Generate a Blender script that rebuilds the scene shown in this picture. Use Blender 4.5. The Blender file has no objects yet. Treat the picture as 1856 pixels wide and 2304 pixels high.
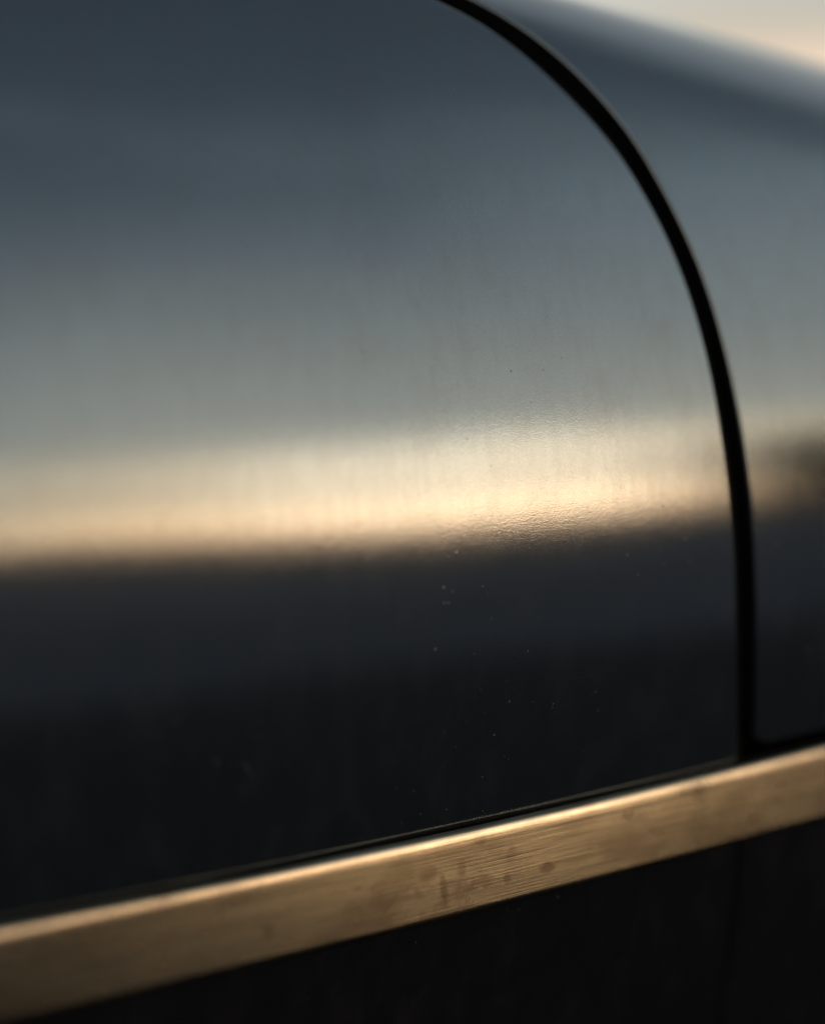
import bpy, math, random
import numpy as np
from mathutils import Vector, Matrix
from mathutils.geometry import delaunay_2d_cdt

sc = bpy.context.scene
COL = sc.collection
rad = math.radians

# ------------------------------------------------------------------ camera
cam_d = bpy.data.cameras.new("camera")
cam = bpy.data.objects.new("camera", cam_d)
COL.objects.link(cam)
sc.camera = cam
cam.location = (-0.35408, -0.46480, 0.79436)
cam.rotation_euler = (rad(90 - 6.35), 0, rad(-37.3))
cam_d.sensor_fit = 'VERTICAL'
cam_d.sensor_height = 36
cam_d.lens = 64.9
cam_d.clip_start = 0.02
cam_d.clip_end = 9000
cam_d.dof.use_dof = True
cam_d.dof.focus_distance = 0.6135
cam_d.dof.aperture_fstop = 2.2

# ------------------------------------------------------------------ sky, sun, exposure
SUN_EL, SUN_AZ = rad(4.5), rad(140.0)          # azimuth clockwise from +Y
world = bpy.data.worlds.new("World")
sc.world = world
world.use_nodes = True
wn, wl = world.node_tree.nodes, world.node_tree.links
sky = wn.new('ShaderNodeTexSky')
sky.sky_type = 'NISHITA'
sky.sun_disc = False
sky.sun_elevation = SUN_EL
sky.sun_rotation = SUN_AZ
sky.altitude = 0
sky.air_density = 1.0
sky.dust_density = 0.4
sky.ozone_density = 0.8
wn['Background'].inputs[1].default_value = 0.10

# a thin even stratus belt stands over a clear strip at the horizon, all the way round
tcw = wn.new('ShaderNodeTexCoord')
sep = wn.new('ShaderNodeSeparateXYZ')
wl.new(tcw.outputs['Generated'], sep.inputs[0])


def wmath(op, a, b):
    m = wn.new('ShaderNodeMath')
    m.operation = op
    for k, v in enumerate((a, b)):
        if isinstance(v, (int, float)):
            m.inputs[k].default_value = v
        else:
            wl.new(v, m.inputs[k])
    return m.outputs[0]


def wstep(src, a, b, va=0.0, vb=1.0):
    r = wn.new('ShaderNodeMapRange')
    r.interpolation_type = 'SMOOTHSTEP'
    for k, v in (('From Min', a), ('From Max', b), ('To Min', va), ('To Max', vb)):
        r.inputs[k].default_value = v
    wl.new(src, r.inputs['Value'])
    return r.outputs[0]


CIRRUS = (2.7, 0.5, 0.0)


def wnoise(scale, stretch, detail=3, shift=(0, 0, 0)):
    mp = wn.new('ShaderNodeMapping')
    mp.inputs['Scale'].default_value = stretch
    mp.inputs['Location'].default_value = shift
    wl.new(tcw.outputs['Generated'], mp.inputs['Vector'])
    t = wn.new('ShaderNodeTexNoise')
    t.inputs['Scale'].default_value = scale
    t.inputs['Detail'].default_value = detail
    wl.new(mp.outputs[0], t.inputs['Vector'])
    return t.outputs['Fac']


warp = wmath('MULTIPLY', wmath('SUBTRACT', wnoise(3.0, (1, 1, 4)), 0.5), 0.035)
elev = wmath('ADD', sep.outputs[2], warp)
belt = wmath('MULTIPLY', wstep(elev, 0.135, 0.168), wstep(elev, 0.12, 0.66, 1, 0))
belt = wmath('MULTIPLY', belt, wstep(wnoise(3.5, (1, 1, 5), 5), 0.25, 0.65, 0.42, 0.85))
bar = wmath('MULTIPLY', wmath('MULTIPLY', wstep(elev, 0.054, 0.066), wstep(elev, 0.074, 0.086, 1, 0)), 0.8)
cirrus = wmath('MULTIPLY', wstep(wnoise(1.1, (1, 1, 1), 4, CIRRUS), 0.41, 0.585, 1.0, 0.0), wstep(elev, 0.2, 0.45, 0.0, 0.32))
cover = belt
czmix = wn.new('ShaderNodeMix')
czmix.data_type = 'RGBA'
wl.new(cirrus, czmix.inputs[0])
czmix.inputs[7].default_value = (4.7, 5.1, 5.3, 1)
cmix = wn.new('ShaderNodeMix')
cmix.data_type = 'RGBA'
wl.new(cover, cmix.inputs[0])
desat = wn.new('ShaderNodeHueSaturation')
desat.inputs['Saturation'].default_value = 0.78
wl.new(sky.outputs[0], desat.inputs['Color'])
tint = wn.new('ShaderNodeMix')
tint.data_type = 'RGBA'
tint.blend_type = 'MULTIPLY'
tint.inputs[0].default_value = 1.0
tint.inputs[7].default_value = (1.07, 1.0, 1.0, 1)        # dusty evening air
wl.new(desat.outputs[0], tint.inputs[6])
hmix = wn.new('ShaderNodeMix')                                # peach evening haze low over the horizon
hmix.data_type = 'RGBA'
wl.new(wstep(elev, 0.115, 0.158, 0.48, 0.0), hmix.inputs[0])
wl.new(tint.outputs[2], hmix.inputs[6])
hmix.inputs[7].default_value = (12.3, 8.6, 6.4, 1)
wl.new(hmix.outputs[2], czmix.inputs[6])
wl.new(czmix.outputs[2], cmix.inputs[6])
cmix.inputs[7].default_value = (5.35, 5.1, 4.6, 1)
bmix = wn.new('ShaderNodeMix')                                # one thin grey cloud bar in the clear strip
bmix.data_type = 'RGBA'
wl.new(bar, bmix.inputs[0])
wl.new(cmix.outputs[2], bmix.inputs[6])
bmix.inputs[7].default_value = (4.6, 3.7, 3.0, 1)
wl.new(bmix.outputs[2], wn['Background'].inputs[0])

sun_d = bpy.data.lights.new("sun", 'SUN')
sun = bpy.data.objects.new("sun", sun_d)
COL.objects.link(sun)
sun_d.energy = 0.022
sun_d.angle = rad(12)
sun_d.color = (1.0, 0.80, 0.62)
sdir = Vector((math.sin(SUN_AZ) * math.cos(SUN_EL), math.cos(SUN_AZ) * math.cos(SUN_EL), math.sin(SUN_EL)))
sun.rotation_euler = sdir.to_track_quat('Z', 'Y').to_euler()

sc.view_settings.view_transform = 'Standard'
sc.view_settings.look = 'None'
sc.view_settings.exposure = 0.6
sc.view_settings.gamma = 1.0
sc.view_settings.use_curve_mapping = False


# ------------------------------------------------------------------ material helpers
def new_mat(name):
    m = bpy.data.materials.new(name)
    m.use_nodes = True
    return m, m.node_tree.nodes, m.node_tree.links, m.node_tree.nodes['Principled BSDF']


def noise(n, l, vec, scale, detail=2.0, rough=0.5, stretch=(1, 1, 1)):
    mp = n.new('ShaderNodeMapping')
    mp.inputs['Scale'].default_value = stretch
    l.new(vec, mp.inputs['Vector'])
    t = n.new('ShaderNodeTexNoise')
    t.inputs['Scale'].default_value = scale
    t.inputs['Detail'].default_value = detail
    t.inputs['Roughness'].default_value = rough
    l.new(mp.outputs[0], t.inputs['Vector'])
    return t.outputs['Fac']


def ramp(n, l, src, a, b, va=0.0, vb=1.0):
    r = n.new('ShaderNodeMapRange')
    r.interpolation_type = 'SMOOTHSTEP'
    r.inputs['From Min'].default_value = a
    r.inputs['From Max'].default_value = b
    r.inputs['To Min'].default_value = va
    r.inputs['To Max'].default_value = vb
    l.new(src, r.inputs['Value'])
    return r.outputs[0]


def math_node(n, l, op, a, b):
    m = n.new('ShaderNodeMath')
    m.operation = op
    for k, v in enumerate((a, b)):
        if isinstance(v, (int, float)):
            m.inputs[k].default_value = v
        else:
            l.new(v, m.inputs[k])
    return m.outputs[0]


def mix_col(n, l, fac, a, b):
    m = n.new('ShaderNodeMix')
    m.data_type = 'RGBA'
    if isinstance(fac, (int, float)):
        m.inputs[0].default_value = fac
    else:
        l.new(fac, m.inputs[0])
    for k, v in ((6, a), (7, b)):
        if isinstance(v, tuple):
            m.inputs[k].default_value = (*v, 1)
        else:
            l.new(v, m.inputs[k])
    return m.outputs[2]


def paint_material(name, tint, rough, metallic=0.975):
    m, n, l, p = new_mat(name)
    tc = n.new('ShaderNodeTexCoord').outputs['Object']
    # rain streaks run down the paint, faint blotches of road film lie over it
    streak = noise(n, l, tc, 1.0, 4, 0.6, (260, 260, 9))
    blotch = noise(n, l, tc, 38, 4, 0.6)
    film = math_node(n, l, 'ADD', math_node(n, l, 'MULTIPLY', streak, 0.5), math_node(n, l, 'MULTIPLY', blotch, 0.5))
    film = ramp(n, l, film, 0.35, 0.68)
    flake = noise(n, l, tc, 2300, 1, 0.5)
    dark = tuple(c * 0.955 for c in tint)
    col = mix_col(n, l, film, tint, dark)
    col = mix_col(n, l, ramp(n, l, flake, 0.3, 0.7, 0.0, 0.22), col, tuple(c * 0.6 for c in tint))
    grime = ramp(n, l, noise(n, l, tc, 55, 6, 0.7, (1.4, 1, 0.7)), 0.42, 0.72)
    col = mix_col(n, l, math_node(n, l, 'MULTIPLY', grime, 0.14), col, (0.20, 0.19, 0.17))
    # dust specks, a few dark grains and fewer pale ones
    vo = n.new('ShaderNodeTexVoronoi')
    vo.inputs['Scale'].default_value = 560
    l.new(tc, vo.inputs['Vector'])
    sel = n.new('ShaderNodeSeparateColor')
    l.new(vo.outputs['Color'], sel.inputs[0])
    patch = ramp(n, l, noise(n, l, tc, 14, 2), 0.44, 0.66)
    pick = math_node(n, l, 'MULTIPLY', ramp(n, l, sel.outputs[0], 0.83, 0.835), patch)
    size = math_node(n, l, 'ADD', math_node(n, l, 'MULTIPLY', sel.outputs[2], 2.2), 0.8)
    near = ramp(n, l, math_node(n, l, 'MULTIPLY', vo.outputs['Distance'], size), 0.10, 0.26, 0.8, 0)
    speck = math_node(n, l, 'MULTIPLY', pick, near)
    speck_col = mix_col(n, l, ramp(n, l, sel.outputs[1], 0.78, 0.80), (0.06, 0.056, 0.052), (0.38, 0.32, 0.31))
    col = mix_col(n, l, speck, col, speck_col)
    l.new(col, p.inputs['Base Color'])
    scr = noise(n, l, tc, 1.0, 3, 0.7, (25, 25, 2600))
    hair = math_node(n, l, 'MULTIPLY', ramp(n, l, scr, 0.58, 0.74, 0, 0.09), ramp(n, l, noise(n, l, tc, 20, 3, 0.6), 0.42, 0.6))
    met = math_node(n, l, 'MULTIPLY', math_node(n, l, 'SUBTRACT', 1.0, speck), math_node(n, l, 'SUBTRACT', metallic, math_node(n, l, 'ADD', hair, math_node(n, l, 'MULTIPLY', grime, 0.035))))
    l.new(met, p.inputs['Metallic'])
    r = ramp(n, l, film, 0, 1, rough - 0.006, rough + 0.012)
    r = math_node(n, l, 'ADD', r, math_node(n, l, 'MULTIPLY', speck, 0.5))
    l.new(r, p.inputs['Roughness'])
    # orange peel, slow panel waviness and hair scratches along the car
    peel = noise(n, l, tc, 1900, 2, 0.6)
    wave = noise(n, l, tc, 130, 3, 0.5)
    h = math_node(n, l, 'ADD', math_node(n, l, 'MULTIPLY', peel, 0.5), math_node(n, l, 'MULTIPLY', wave, 0.32))
    h = math_node(n, l, 'ADD', h, math_node(n, l, 'MULTIPLY', scr, 0.07))
    b = n.new('ShaderNodeBump')
    b.inputs['Strength'].default_value = 1.0
    b.inputs['Distance'].default_value = 0.000042
    l.new(h, b.inputs['Height'])
    l.new(b.outputs[0], p.inputs['Normal'])
    return m


def brass_material():
    m, n, l, p = new_mat("aged brass")
    tc = n.new('ShaderNodeTexCoord').outputs['Object']
    brush = noise(n, l, tc, 1.0, 3, 0.65, (22, 700, 1900))
    band = noise(n, l, tc, 1.0, 3, 0.6, (14, 120, 260))
    blot = noise(n, l, tc, 60, 5, 0.65, (0.6, 1, 1))
    col = mix_col(n, l, ramp(n, l, band, 0.3, 0.7), (0.285, 0.27, 0.200), (0.22, 0.21, 0.158))
    col = mix_col(n, l, ramp(n, l, brush, 0.42, 0.68, 0, 0.75), col, (0.13, 0.12, 0.078))
    # brown tarnish patches
    tar = ramp(n, l, blot, 0.54, 0.72, 0, 0.75)
    col = mix_col(n, l, tar, col, (0.10, 0.068, 0.044))
    old = ramp(n, l, noise(n, l, tc, 24, 4, 0.6, (1, 1, 1.6)), 0.46, 0.66, 0, 0.55)
    col = mix_col(n, l, old, col, (0.13, 0.112, 0.08))
    # the run-down stain and its smaller neighbours
    sx = n.new('ShaderNodeSeparateXYZ')
    l.new(tc, sx.inputs[0])
    wob = noise(n, l, tc, 260, 3, 0.6)
    for cx, cz, wx, wz, amt in STAINS:
        dx = math_node(n, l, 'DIVIDE', math_node(n, l, 'SUBTRACT', sx.outputs[0], cx), wx)
        dz = math_node(n, l, 'DIVIDE', math_node(n, l, 'SUBTRACT', sx.outputs[2], cz), wz)
        d2 = math_node(n, l, 'ADD', math_node(n, l, 'MULTIPLY', dx, dx), math_node(n, l, 'MULTIPLY', dz, dz))
        d2 = math_node(n, l, 'ADD', d2, math_node(n, l, 'MULTIPLY', math_node(n, l, 'SUBTRACT', wob, 0.5), 2.4))
        col = mix_col(n, l, ramp(n, l, d2, 0.1, 1.5, amt, 0), col, (0.06, 0.037, 0.027))
    edge_glint = n.new('ShaderNodeAttribute')
    edge_glint.attribute_name = 'edge_glint'
    edge_glint = math_node(n, l, 'MULTIPLY', edge_glint.outputs['Fac'], ramp(n, l, blot, 0.3, 0.6, 1.0, 0.6))
    col = mix_col(n, l, edge_glint, col, (0.56, 0.51, 0.42))  # paler, brighter brass paints the highlight line on the chamfer
    l.new(col, p.inputs['Base Color'])
    p.inputs['Metallic'].default_value = 1.0
    r = math_node(n, l, 'ADD', ramp(n, l, brush, 0.3, 0.7, 0.20, 0.28), math_node(n, l, 'MULTIPLY', tar, 0.15))
    r = math_node(n, l, 'SUBTRACT', r, math_node(n, l, 'MULTIPLY', edge_glint, 0.10))
    l.new(r, p.inputs['Roughness'])
    b = n.new('ShaderNodeBump')
    b.inputs['Strength'].default_value = 1.0
    b.inputs['Distance'].default_value = 0.00003
    l.new(math_node(n, l, 'ADD', brush, math_node(n, l, 'MULTIPLY', blot, 0.6)), b.inputs['Height'])
    l.new(b.outputs[0], p.inputs['Normal'])
    return m


def plain_material(name, col, rough, nscale=90, var=0.3, metallic=0.0, bump=0.0001):
    m, n, l, p = new_mat(name)
    tc = n.new('ShaderNodeTexCoord').outputs['Object']
    f = noise(n, l, tc, nscale, 4, 0.6)
    c = mix_col(n, l, ramp(n, l, f, 0.3, 0.7), tuple(v * (1 - var) for v in col), tuple(v * (1 + var) for v in col))
    l.new(c, p.inputs['Base Color'])
    p.inputs['Roughness'].default_value = rough
    p.inputs['Metallic'].default_value = metallic
    b = n.new('ShaderNodeBump')
    b.inputs['Distance'].default_value = bump
    l.new(f, b.inputs['Height'])
    l.new(b.outputs[0], p.inputs['Normal'])
    return m


STAINS = [(0.0075, 0.6060, 0.0016, 0.0055, 0.5), (0.0015, 0.612, 0.004, 0.003, 0.35), (0.0345, 0.6045, 0.0018, 0.002, 0.45),
          (0.024, 0.6195, 0.0030, 0.0022, 0.5), (0.037, 0.612, 0.0025, 0.003, 0.25), (0.0155, 0.611, 0.0020, 0.003, 0.4),
          (0.052, 0.605, 0.004, 0.002, 0.5), (-0.060, 0.606, 0.002, 0.003, 0.3)]
M_PAINT = paint_material("blue grey metallic paint", (0.272, 0.325, 0.352), 0.085)
M_SKIRT = paint_material("dark skirt paint", (0.15, 0.15, 0.155), 0.2, 0.96)
M_BRASS = brass_material()
M_RUBBER = plain_material("black rubber", (0.006, 0.006, 0.0065), 0.7)
M_SHELL = plain_material("black inner body", (0.004, 0.004, 0.004), 0.9)
M_GRIT = plain_material("pale grit", (0.22, 0.20, 0.17), 0.9, 900, 0.5)
for _m in (M_RUBBER, M_SHELL):
    _m.node_tree.nodes["Principled BSDF"].inputs["Specular IOR Level"].default_value = 0.12
M_PAVE = plain_material("blue grey paving", (0.064, 0.072, 0.102), 0.9, 0.5, 0.5, 0, 0.01)
M_GROUND = plain_material("dark asphalt", (0.021, 0.021, 0.027), 0.9, 1.3, 0.25, 0, 0.01)
M_GROUND.node_tree.nodes['Principled BSDF'].inputs['Specular IOR Level'].default_value = 0.15

# ------------------------------------------------------------------ body side surface
# x runs along the car, t is the arc length up the side from the trim's upper edge
ZT = 0.62
TT = np.linspace(-0.42, 0.80, 1221)
I0 = int(np.argmin(abs(TT)))
SH0, SH1, SHW, SHX = 0.293, -0.29, 0.20, 0.40


def smooth(a):
    a = np.clip(a, 0, 1)
    return a * a * (3 - 2 * a)


def phi_deg(x, t):
    base = np.where(t > 0, -10.8 + 128 * t + 135 * t * t, -10.8 + 60 * t)
    s0 = min(max(SH0 + SH1 * x, 0.12), 0.42)
    w = min(max(SHW + SHX * x, 0.10), 0.60)
    b0 = -10.8 + 128 * s0 + 135 * s0 * s0
    b = np.minimum(base, b0 + 6)
    twist = 1.1 * float(smooth(-x / 0.16))            # the door skin winds very slightly towards its front
    return -twist + np.where(t > s0, b + smooth(1 - (1 - np.clip((t - s0) / w, 0, 1)) ** 2.2) * (89.0 - b), base)


_cache = {}


def column(x):
    k = round(x, 7)
    if k not in _cache:
        ph = np.radians(phi_deg(x, TT))
        dt = TT[1] - TT[0]
        z = np.concatenate([[0], np.cumsum((np.cos(ph[1:]) + np.cos(ph[:-1])) / 2 * dt)])
        u = np.concatenate([[0], np.cumsum(-(np.sin(ph[1:]) + np.sin(ph[:-1])) / 2 * dt)])
        _cache[k] = (u - u[I0], z - z[I0] + ZT)
    return _cache[k]


def point(x, t):
    u, z = column(x)
    return np.array([x, -np.interp(t, TT, u), np.interp(t, TT, z)])


def frame(x, t):
    """position, outward normal, d/dx and d/dt of the body side"""
    p = point(x, t)
    ph = float(np.radians(phi_deg(x, np.array([t]))[0]))
    tt = np.array([0, math.sin(ph), math.cos(ph)])
    tx = (point(x + 0.002, t) - point(x - 0.002, t)) / 0.004
    nn = np.cross(tx, tt)
    nn /= np.linalg.norm(nn)
    return p, nn, tx, tt


# ------------------------------------------------------------------ mesh helpers
def link_mesh(name, verts, faces, mat, parent=None, normals=None, smooth_faces=True):
    me = bpy.data.meshes.new(name)
    me.from_pydata([tuple(map(float, v)) for v in verts], [], faces)
    me.materials.append(mat)
    me.polygons.foreach_set('use_smooth', [smooth_faces] * len(me.polygons))
    me.update()
    if normals is not None:
        me.normals_split_custom_set_from_vertices([tuple(map(float, v)) for v in normals])
    o = bpy.data.objects.new(name, me)
    COL.objects.link(o)
    if parent:
        o.parent = parent
    return o


def resample(pts, step):
    out = []
    for a, b in zip(pts[:-1], pts[1:]):
        a, b = np.array(a, float), np.array(b, float)
        k = max(1, int(math.ceil(np.linalg.norm(b - a) / step)))
        out += [a + (b - a) * i / k for i in range(k)]
    out.append(np.array(pts[-1], float))
    return out


def spline(pts, per=12):
    """Catmull-Rom through pts"""
    P = [np.array(p, float) for p in pts]
    P = [2 * P[0] - P[1]] + P + [2 * P[-1] - P[-2]]
    out = []
    for i in range(1, len(P) - 2):
        for k in range(per):
            s = k / per
            out.append(0.5 * (2 * P[i] + (P[i + 1] - P[i - 1]) * s + (2 * P[i - 1] - 5 * P[i] + 4 * P[i + 1] - P[i + 2]) * s * s
                              + (3 * P[i] - P[i - 1] - 3 * P[i + 1] + P[i + 2]) * s ** 3))
    out.append(P[-2])
    return out


def inside(poly, q):
    x, y = q[:, 0], q[:, 1]
    r = np.zeros(len(q), bool)
    j = len(poly) - 1
    for i in range(len(poly)):
        xi, yi = poly[i]
        xj, yj = poly[j]
        if yi != yj:
            c = ((yi > y) != (yj > y)) & (x < (xj - xi) * (y - yi) / (yj - yi) + xi)
            r ^= c
        j = i
    return r


def edge_dist(poly, q):
    a = poly
    b = np.roll(poly, -1, 0)
    d = np.full(len(q), 9.0)
    for p0, p1 in zip(a, b):
        v = p1 - p0
        s = np.clip(((q - p0) @ v) / max(v @ v, 1e-12), 0, 1)
        d = np.minimum(d, np.linalg.norm(q - p0 - s[:, None] * v, axis=1))
    return d


XS = np.concatenate([np.arange(-1.0, -0.26, 0.05), np.arange(-0.24, 0.36, 0.008), np.arange(0.38, 1.01, 0.05)])


def panel(name, outline, mat, parent, radius=0.0020, flange=0.016, tgrid=0.006, lift=0.0):
    """sheet panel cut to `outline` (counter-clockwise, in x,t), its edge rolled over by `radius` and folded in"""
    poly = np.array(outline)
    nx, pv = np.roll(poly, -1, 0), np.roll(poly, 1, 0)
    tan = nx - pv
    tan /= np.linalg.norm(tan, axis=1)[:, None]
    outw = np.stack([tan[:, 1], -tan[:, 0]], 1)
    n = len(poly)
    rings = [(radius * (1 - math.sin(a)), radius * (1 - math.cos(a)), a) for a in np.linspace(0, math.pi / 2, 7)]
    rings.append((0.0, flange, math.pi / 2))
    inner = poly - outw * radius
    lo, hi = inner.min(0), inner.max(0)
    gx = XS[(XS > lo[0]) & (XS < hi[0])]
    gt = np.arange(lo[1] + tgrid / 2, hi[1], tgrid)
    G = np.array([(a, b) for a in gx for b in gt])
    G = G[inside(inner, G)]
    G = G[edge_dist(inner, G) > 0.0025]
    P2 = [Vector(p) for p in inner] + [Vector(p) for p in G]
    E2 = [(i, (i + 1) % n) for i in range(n)]
    rv, _, rf, *_ = delaunay_2d_cdt(P2, E2, [], 0, 1e-7)
    q = np.array([tuple(v) for v in rv])
    cen = np.array([np.mean([q[i] for i in f], 0) for f in rf])
    keep = inside(inner, cen)
    V, N, F = [], [], []
    for a, b in q:
        p, nn, *_ = frame(a, b)
        V.append(p + nn * lift)
        N.append(nn)
    for f, k in zip(rf, keep):
        if k:
            f = list(f)
            a, b, c = (q[i] for i in f[:3])
            if (b[0] - a[0]) * (c[1] - a[1]) - (b[1] - a[1]) * (c[0] - a[0]) < 0:
                f.reverse()
            F.append(f)
    base = len(V)
    for (ins, dep, ang) in rings:
        for i in range(n):
            a, b = poly[i] - outw[i] * ins
            p, nn, tx, tt = frame(a, b)
            o3 = tx * outw[i, 0] + tt * outw[i, 1]
            o3 /= np.linalg.norm(o3)
            V.append(p - nn * dep + nn * lift)
            N.append(nn * math.cos(ang) + o3 * math.sin(ang))
    for r in range(len(rings) - 1):
        for i in range(n):
            j = (i + 1) % n
            a, b = base + r * n, base + (r + 1) * n
            F.append((a + i, b + i, b + j, a + j))
    o = link_mesh(name, V, F, mat, parent, N)
    o.data.materials.append(M_SHELL)                    # the folded-in flange is coloured black to darken the gap
    for q in o.data.polygons[-n:]:
        q.material_index = 1
    return o


def bow(x):
    """the strip has been pulled a little flatter against the body towards its front end (degrees)"""
    return 3.4 * float(smooth((0.02 - x) / 0.2)) + 0.8 * float(smooth((x - 0.06) / 0.12))


def sweep(name, path, section, mat, parent, closed=False, normals_from=None):
    """sweep a section [(along t, outward)] along a path of (x, t)"""
    V, F = [], []
    m = len(section)
    for (x, t) in path:
        for (dt, off) in section:
            p, nn, *_ = frame(x, t + dt)
            V.append(p + nn * (off + min(dt, 0) * math.tan(rad(bow(x)))))
    for i in range(len(path) - 1):
        for k in range(m if closed else m - 1):
            k2 = (k + 1) % m
            F.append((i * m + k, (i + 1) * m + k, (i + 1) * m + k2, i * m + k2))
    return V, F


# ------------------------------------------------------------------ the car's side
car = bpy.data.objects.new("car", None)
COL.objects.link(car)
car.location = (0, 0, 0)
car['label'] = "dark blue-grey car side with a curved black panel gap above a brass trim strip"
car['category'] = "car"

XL, XR = -0.95, 0.95
SEAM = [(0.1592, -0.0060), (0.1585, -0.0020), (0.1573, 0.0044), (0.1537, 0.0251), (0.1506, 0.0464), (0.1484, 0.0697), (0.1471, 0.0862), (0.1458, 0.1024), (0.1441, 0.1205),
        (0.1424, 0.1359), (0.1406, 0.1522), (0.1382, 0.1704), (0.1354, 0.1862), (0.1314, 0.2032), (0.1261, 0.2205), (0.1198, 0.2385),
        (0.1117, 0.2536), (0.1013, 0.2694), (0.0908, 0.2833), (0.0786, 0.2960), (0.0678, 0.3033), (0.0520, 0.3120), (0.0290, 0.3178),
        (0.0, 0.3212), (-0.05, 0.323), (-0.2, 0.324), (-0.5, 0.324), (XL, 0.324)]
GAP = 0.0090


def trim_top(x):
    return 0.0037 + 0.055 * min(abs(x), 0.25) ** 2 + (max(abs(x) - 0.25, 0) * 0.05)


def smooth_curve(pts, step=0.002, passes=30):
    c = resample(spline(pts, 12), step)
    c = np.array(c)
    for _ in range(passes):
        c[1:-1] = c[1:-1] * 0.5 + (c[:-2] + c[2:]) * 0.25
    return c


seam = smooth_curve(SEAM)

GAPS = (GAP * (1 + 0.6 * smooth((seam[:, 1] - 0.20) / 0.10)))[:, None]      # the gap opens a little round the corner


def offset(curve, d):
    t = np.gradient(curve, axis=0)
    t /= np.linalg.norm(t, axis=1)[:, None]
    return curve + np.stack([t[:, 1], -t[:, 0]], 1) * d      # +d lies to the right of travel (fender side)


def round_poly(pts, corners, r, k=6):
    """round the listed corner indices of a closed polygon"""
    out = []
    n = len(pts)
    for i, p in enumerate(pts):
        p = np.array(p)
        if i in corners:
            a, b = np.array(pts[i - 1]) - p, np.array(pts[(i + 1) % n]) - p
            ra, rb = min(r, np.linalg.norm(a) * 0.9), min(r, np.linalg.norm(b) * 0.9)
            a, b = p + a / np.linalg.norm(a) * ra, p + b / np.linalg.norm(b) * rb
            for s in np.linspace(0, 1, k):
                out.append((1 - s) ** 2 * a + 2 * s * (1 - s) * p + s * s * b)
        else:
            out.append(p)
    return out


def densify(poly, step=0.006):
    return np.array(resample(list(poly) + [poly[0]], step)[:-1])


def bottom(x0, x1, off, step=0.01):
    xs = np.linspace(x0, x1, max(2, int(abs(x1 - x0) / step)))
    return [np.array((x, trim_top(x) + off)) for x in xs]


# door: the seam's inner side, its left end and the line just over the trim
ds = offset(seam, -GAPS / 2)
ds = ds[ds[:, 1] > trim_top(0.157) - 0.0025]
dl = bottom(XL, ds[0, 0] - 0.0030, -0.0045)
door_poly = dl + [np.array((ds[0, 0] - 0.0006, trim_top(0.157) - 0.0040))] + list(ds) + [np.array((XL, 0.15))]
panel("door_panel", densify(door_poly), M_PAINT, car, radius=0.0026)

# fender: outside of the seam, over the top and down to a narrow gap above the trim
fs = offset(seam, GAPS / 2)
fb = bottom(fs[0, 0] + 0.006, XR, 0.0052)
fs = fs[fs[:, 1] > fb[0][1] + 0.006]
corner = []
p0, pc, p1 = fs[0], np.array((fs[0, 0] + 0.0004, fb[0][1] + 0.0002)), fb[0]
for s in np.linspace(0, 1, 8)[1:-1]:
    corner.append((1 - s) ** 2 * p0 + 2 * s * (1 - s) * pc + s * s * p1)
fend_poly = list(fs[::-1]) + corner + fb + [np.array((XR, 0.3)), np.array((XR, 0.60)), np.array((XL, 0.60))]
panel("fender_panel", densify(fend_poly), M_PAINT, car, radius=0.0013)

# skirts below the trim, with a close joint under the seam
def skirt_seam(t):
    return 0.1573 - 0.16 * (t - 0.0044)


tb, tl = -0.0252, -0.36
sj = [np.array((skirt_seam(t), t)) for t in np.linspace(tb, tl, 60)]
sk_top = lambda a, b: [np.array((x, trim_top(x) - 0.0293)) for x in np.linspace(a, b, 40)]
panel("door_skirt", densify(list(sk_top(skirt_seam(tb) - 0.0005, XL)) + [np.array((XL, tl))] + [p - (0.0005, 0) for p in sj[:0:-1]]), M_SKIRT, car,
      radius=0.0022, tgrid=0.012)
panel("fender_skirt", densify([p + (0.0005, 0) for p in sj[1:]] + [np.array((XR, tl))] + list(sk_top(XR, skirt_seam(tb) + 0.0005))), M_SKIRT, car,
      radius=0.0022, tgrid=0.012)

# trim strip: a crowned brass bar, its face leaning back a little, with a rounded upper edge
xs = np.concatenate([np.linspace(XL, -0.26, 30), np.linspace(-0.25, 0.35, 150), np.linspace(0.37, XR, 24)])
def bar_section():
    HGT = 0.0262
    s = [(0.0, -0.004), (0.0, 0.0022)]
    # rounded top edge
    r = 0.0018
    f0 = rad(19.5)                      # lean of the face against the body side
    for a in np.linspace(90, 28, 8):
        s.append((-r + r * math.sin(rad(a)), 0.0022 + r * math.cos(rad(a))))
    t, o = s[-1]
    for a in (26, 24.5, 23):              # narrow chamfer under the rounded edge
        t -= 0.0007
        o += 0.0007 * math.tan(rad(a))
        s.append((t, o))
    t0 = t
    k = 14
    ang = np.linspace(f0 + rad(0.6), f0 + rad(1.2), k)
    L = (HGT + t0 - 0.0012) / k
    for a in ang:
        t -= L
        o += L * math.tan(a)
        s.append((t, o))
    # rounded lower edge, then back to the body
    r2 = 0.0010
    c = (s[-1][0], s[-1][1] - r2)
    for a in np.linspace(20, -80, 6):
        s.append((c[0] - r2 * math.cos(rad(a)) * 1.0, c[1] + r2 * math.sin(rad(a))))
    s.append((s[-1][0] + 0.0005, -0.004))
    return s


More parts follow.
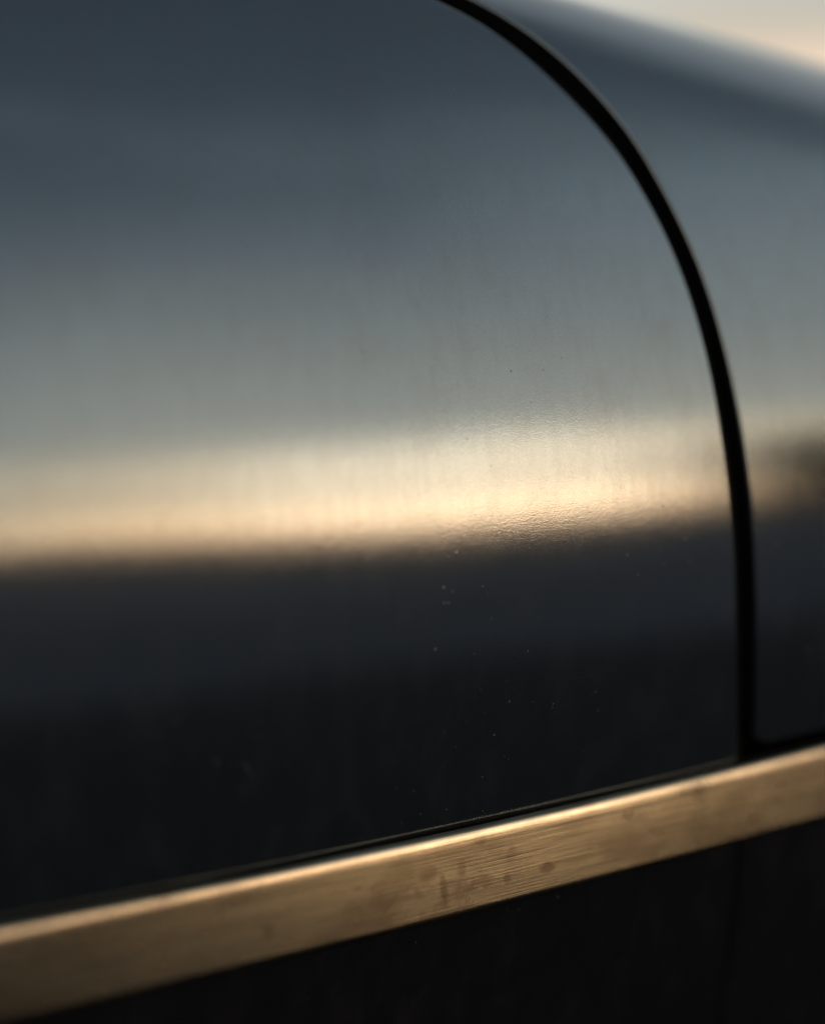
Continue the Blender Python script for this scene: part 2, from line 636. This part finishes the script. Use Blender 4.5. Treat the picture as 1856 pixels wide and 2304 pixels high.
sec = bar_section()
V, F = sweep("trim", [(x, trim_top(x)) for x in xs], sec, M_BRASS, car)
m = len(sec)
F = [tuple(reversed(f)) for f in F]
F.append(tuple(range(m)))
F.append(tuple(range(len(V) - m, len(V)))[::-1])
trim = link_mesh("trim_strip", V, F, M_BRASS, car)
at = trim.data.attributes.new('edge_glint', 'FLOAT', 'POINT')       # highlight along the upper arris, painted as brighter brass
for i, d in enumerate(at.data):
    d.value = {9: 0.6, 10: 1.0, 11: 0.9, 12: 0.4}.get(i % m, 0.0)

# black rubber bead along the trim's upper edge
sec = [(0.0004 + 0.0006 * math.cos(a), 0.0001 + 0.0006 * math.sin(a)) for a in np.linspace(0, 2 * math.pi, 9)[:-1]]
V, F = sweep("bead", [(x, trim_top(x)) for x in xs], sec, M_RUBBER, car, closed=True)
link_mesh("trim_gasket", V, F, M_RUBBER, car)

# rubber seal lying deep in the panel gap
c = seam[::3]
tn = np.gradient(c, axis=0)
tn /= np.linalg.norm(tn, axis=1)[:, None]
V, F = [], []
K = 8
for (x, t), (a, b) in zip(c, tn):
    p, nn, tx, tt = frame(x, t)
    w = tx * b - tt * a
    w /= np.linalg.norm(w)
    for k in range(K):
        an = 2 * math.pi * k / K
        V.append(p - nn * 0.0085 + nn * 0.0035 * math.sin(an) + w * 0.0044 * math.cos(an))
for i in range(len(c) - 1):
    for k in range(K):
        F.append((i * K + k, i * K + (k + 1) % K, (i + 1) * K + (k + 1) % K, (i + 1) * K + k))
link_mesh("door_seal", V, F, M_RUBBER, car)

# black inner shell behind everything
V, F = [], []
gx = np.linspace(XL + 0.01, XR - 0.01, 60)
gt = np.linspace(-0.35, 0.59, 95)
for x in gx:
    for t in gt:
        p, nn, *_ = frame(x, t)
        V.append(p - nn * 0.024)
for i in range(len(gx) - 1):
    for k in range(len(gt) - 1):
        a = i * len(gt) + k
        F.append((a, a + len(gt), a + len(gt) + 1, a + 1))
link_mesh("inner_shell", V, F, M_SHELL, car)

# ------------------------------------------------------------------ ground
S_ = 4000.0
g = link_mesh("ground", [(-S_, -S_, 0), (S_, -S_, 0), (S_, S_, 0), (-S_, S_, 0)], [(0, 1, 2, 3)], M_GROUND)
g['kind'] = 'structure'

# paler paving beyond the dark strip the car stands on, with a ragged edge
rr = random.Random(3)
edge = [(x, -2.0 + rr.uniform(-0.3, 0.3)) for x in np.linspace(-60, 60, 241)]
V = [(x, y, 0.004) for x, y in edge] + [(x, -30, 0.004) for x, y in edge]
k = len(edge)
pv = link_mesh("paving", V, [(i, k + i, k + i + 1, i + 1) for i in range(k - 1)], M_PAVE)
pv['kind'] = 'structure'

# crumbs of grit caught along the trim's edges
def crumbs(spots):
    V, F = [], []
    for x, t, off, r in spots:
        p, nn, tx, tt = frame(x, t)
        p = p + nn * off
        A = [tx, -tx, tt, -tt, nn, -nn]
        i = len(V)
        V.extend(p + a * r * rr.uniform(0.5, 1.3) for a in A)
        for a, b, c in ((0, 2, 4), (2, 1, 4), (1, 3, 4), (3, 0, 4), (2, 0, 5), (1, 2, 5), (3, 1, 5), (0, 3, 5)):
            F.append((i + a, i + b, i + c))
    return V, F


spots = []
for _ in range(90):
    x = rr.gauss(0.032, 0.010)
    spots.append((x, trim_top(x) + 0.0010 + abs(rr.gauss(0, 0.0006)), 0.0002, rr.uniform(0.00008, 0.00022)))
for _ in range(110):
    x = rr.gauss(0.008, 0.006)
    spots.append((x, trim_top(x) - 0.0300 - abs(rr.gauss(0, 0.0008)) + (0.0008 if x > 0.01 else 0), 0.0002, rr.uniform(0.0001, 0.0003)))
for _ in range(60):
    x = rr.uniform(-0.10, 0.15)
    spots.append((x, trim_top(x) + 0.0009 + abs(rr.gauss(0, 0.0003)), 0.0002, rr.uniform(0.00006, 0.00016)))
V, F = crumbs(spots)
gr = link_mesh("grit", V, F, M_GRIT, car, smooth_faces=False)
gr['kind'] = 'stuff'

# far wood on the sunset side, seen only as dark masses in the fender's and the trim's reflection
rng = np.random.default_rng(5)
V, F = [], []
for az in np.concatenate([np.arange(96, 132.6, 1.1)]):
    D = 62 + rng.uniform(-5, 5)
    top = rng.uniform(6.5, 9.5)
    cx, cy = D * math.sin(rad(az)), D * math.cos(rad(az))
    for q in range(420):
        h = rng.uniform(0.02, 1)
        w = 1.5 * math.sqrt(max(0.05, 1 - (2 * h - 1) ** 2))
        r = w * math.sqrt(rng.uniform())
        an = rng.uniform(0, 2 * math.pi)
        c = np.array([cx + r * math.cos(an), cy + r * math.sin(an), h * top])
        a, b = rng.normal(size=3), rng.normal(size=3)
        a *= 0.42 / np.linalg.norm(a)
        b *= 0.42 / np.linalg.norm(b)
        i = len(V)
        V += [c - a, c + b, c + a, c - b]
        F.append((i, i + 1, i + 2, i + 3))
M_LEAF = plain_material("dark foliage", (0.030, 0.042, 0.045), 0.8, 0.8, 0.4)
wood = link_mesh("wood", V, F, M_LEAF, smooth_faces=False)
wood['kind'] = 'stuff'
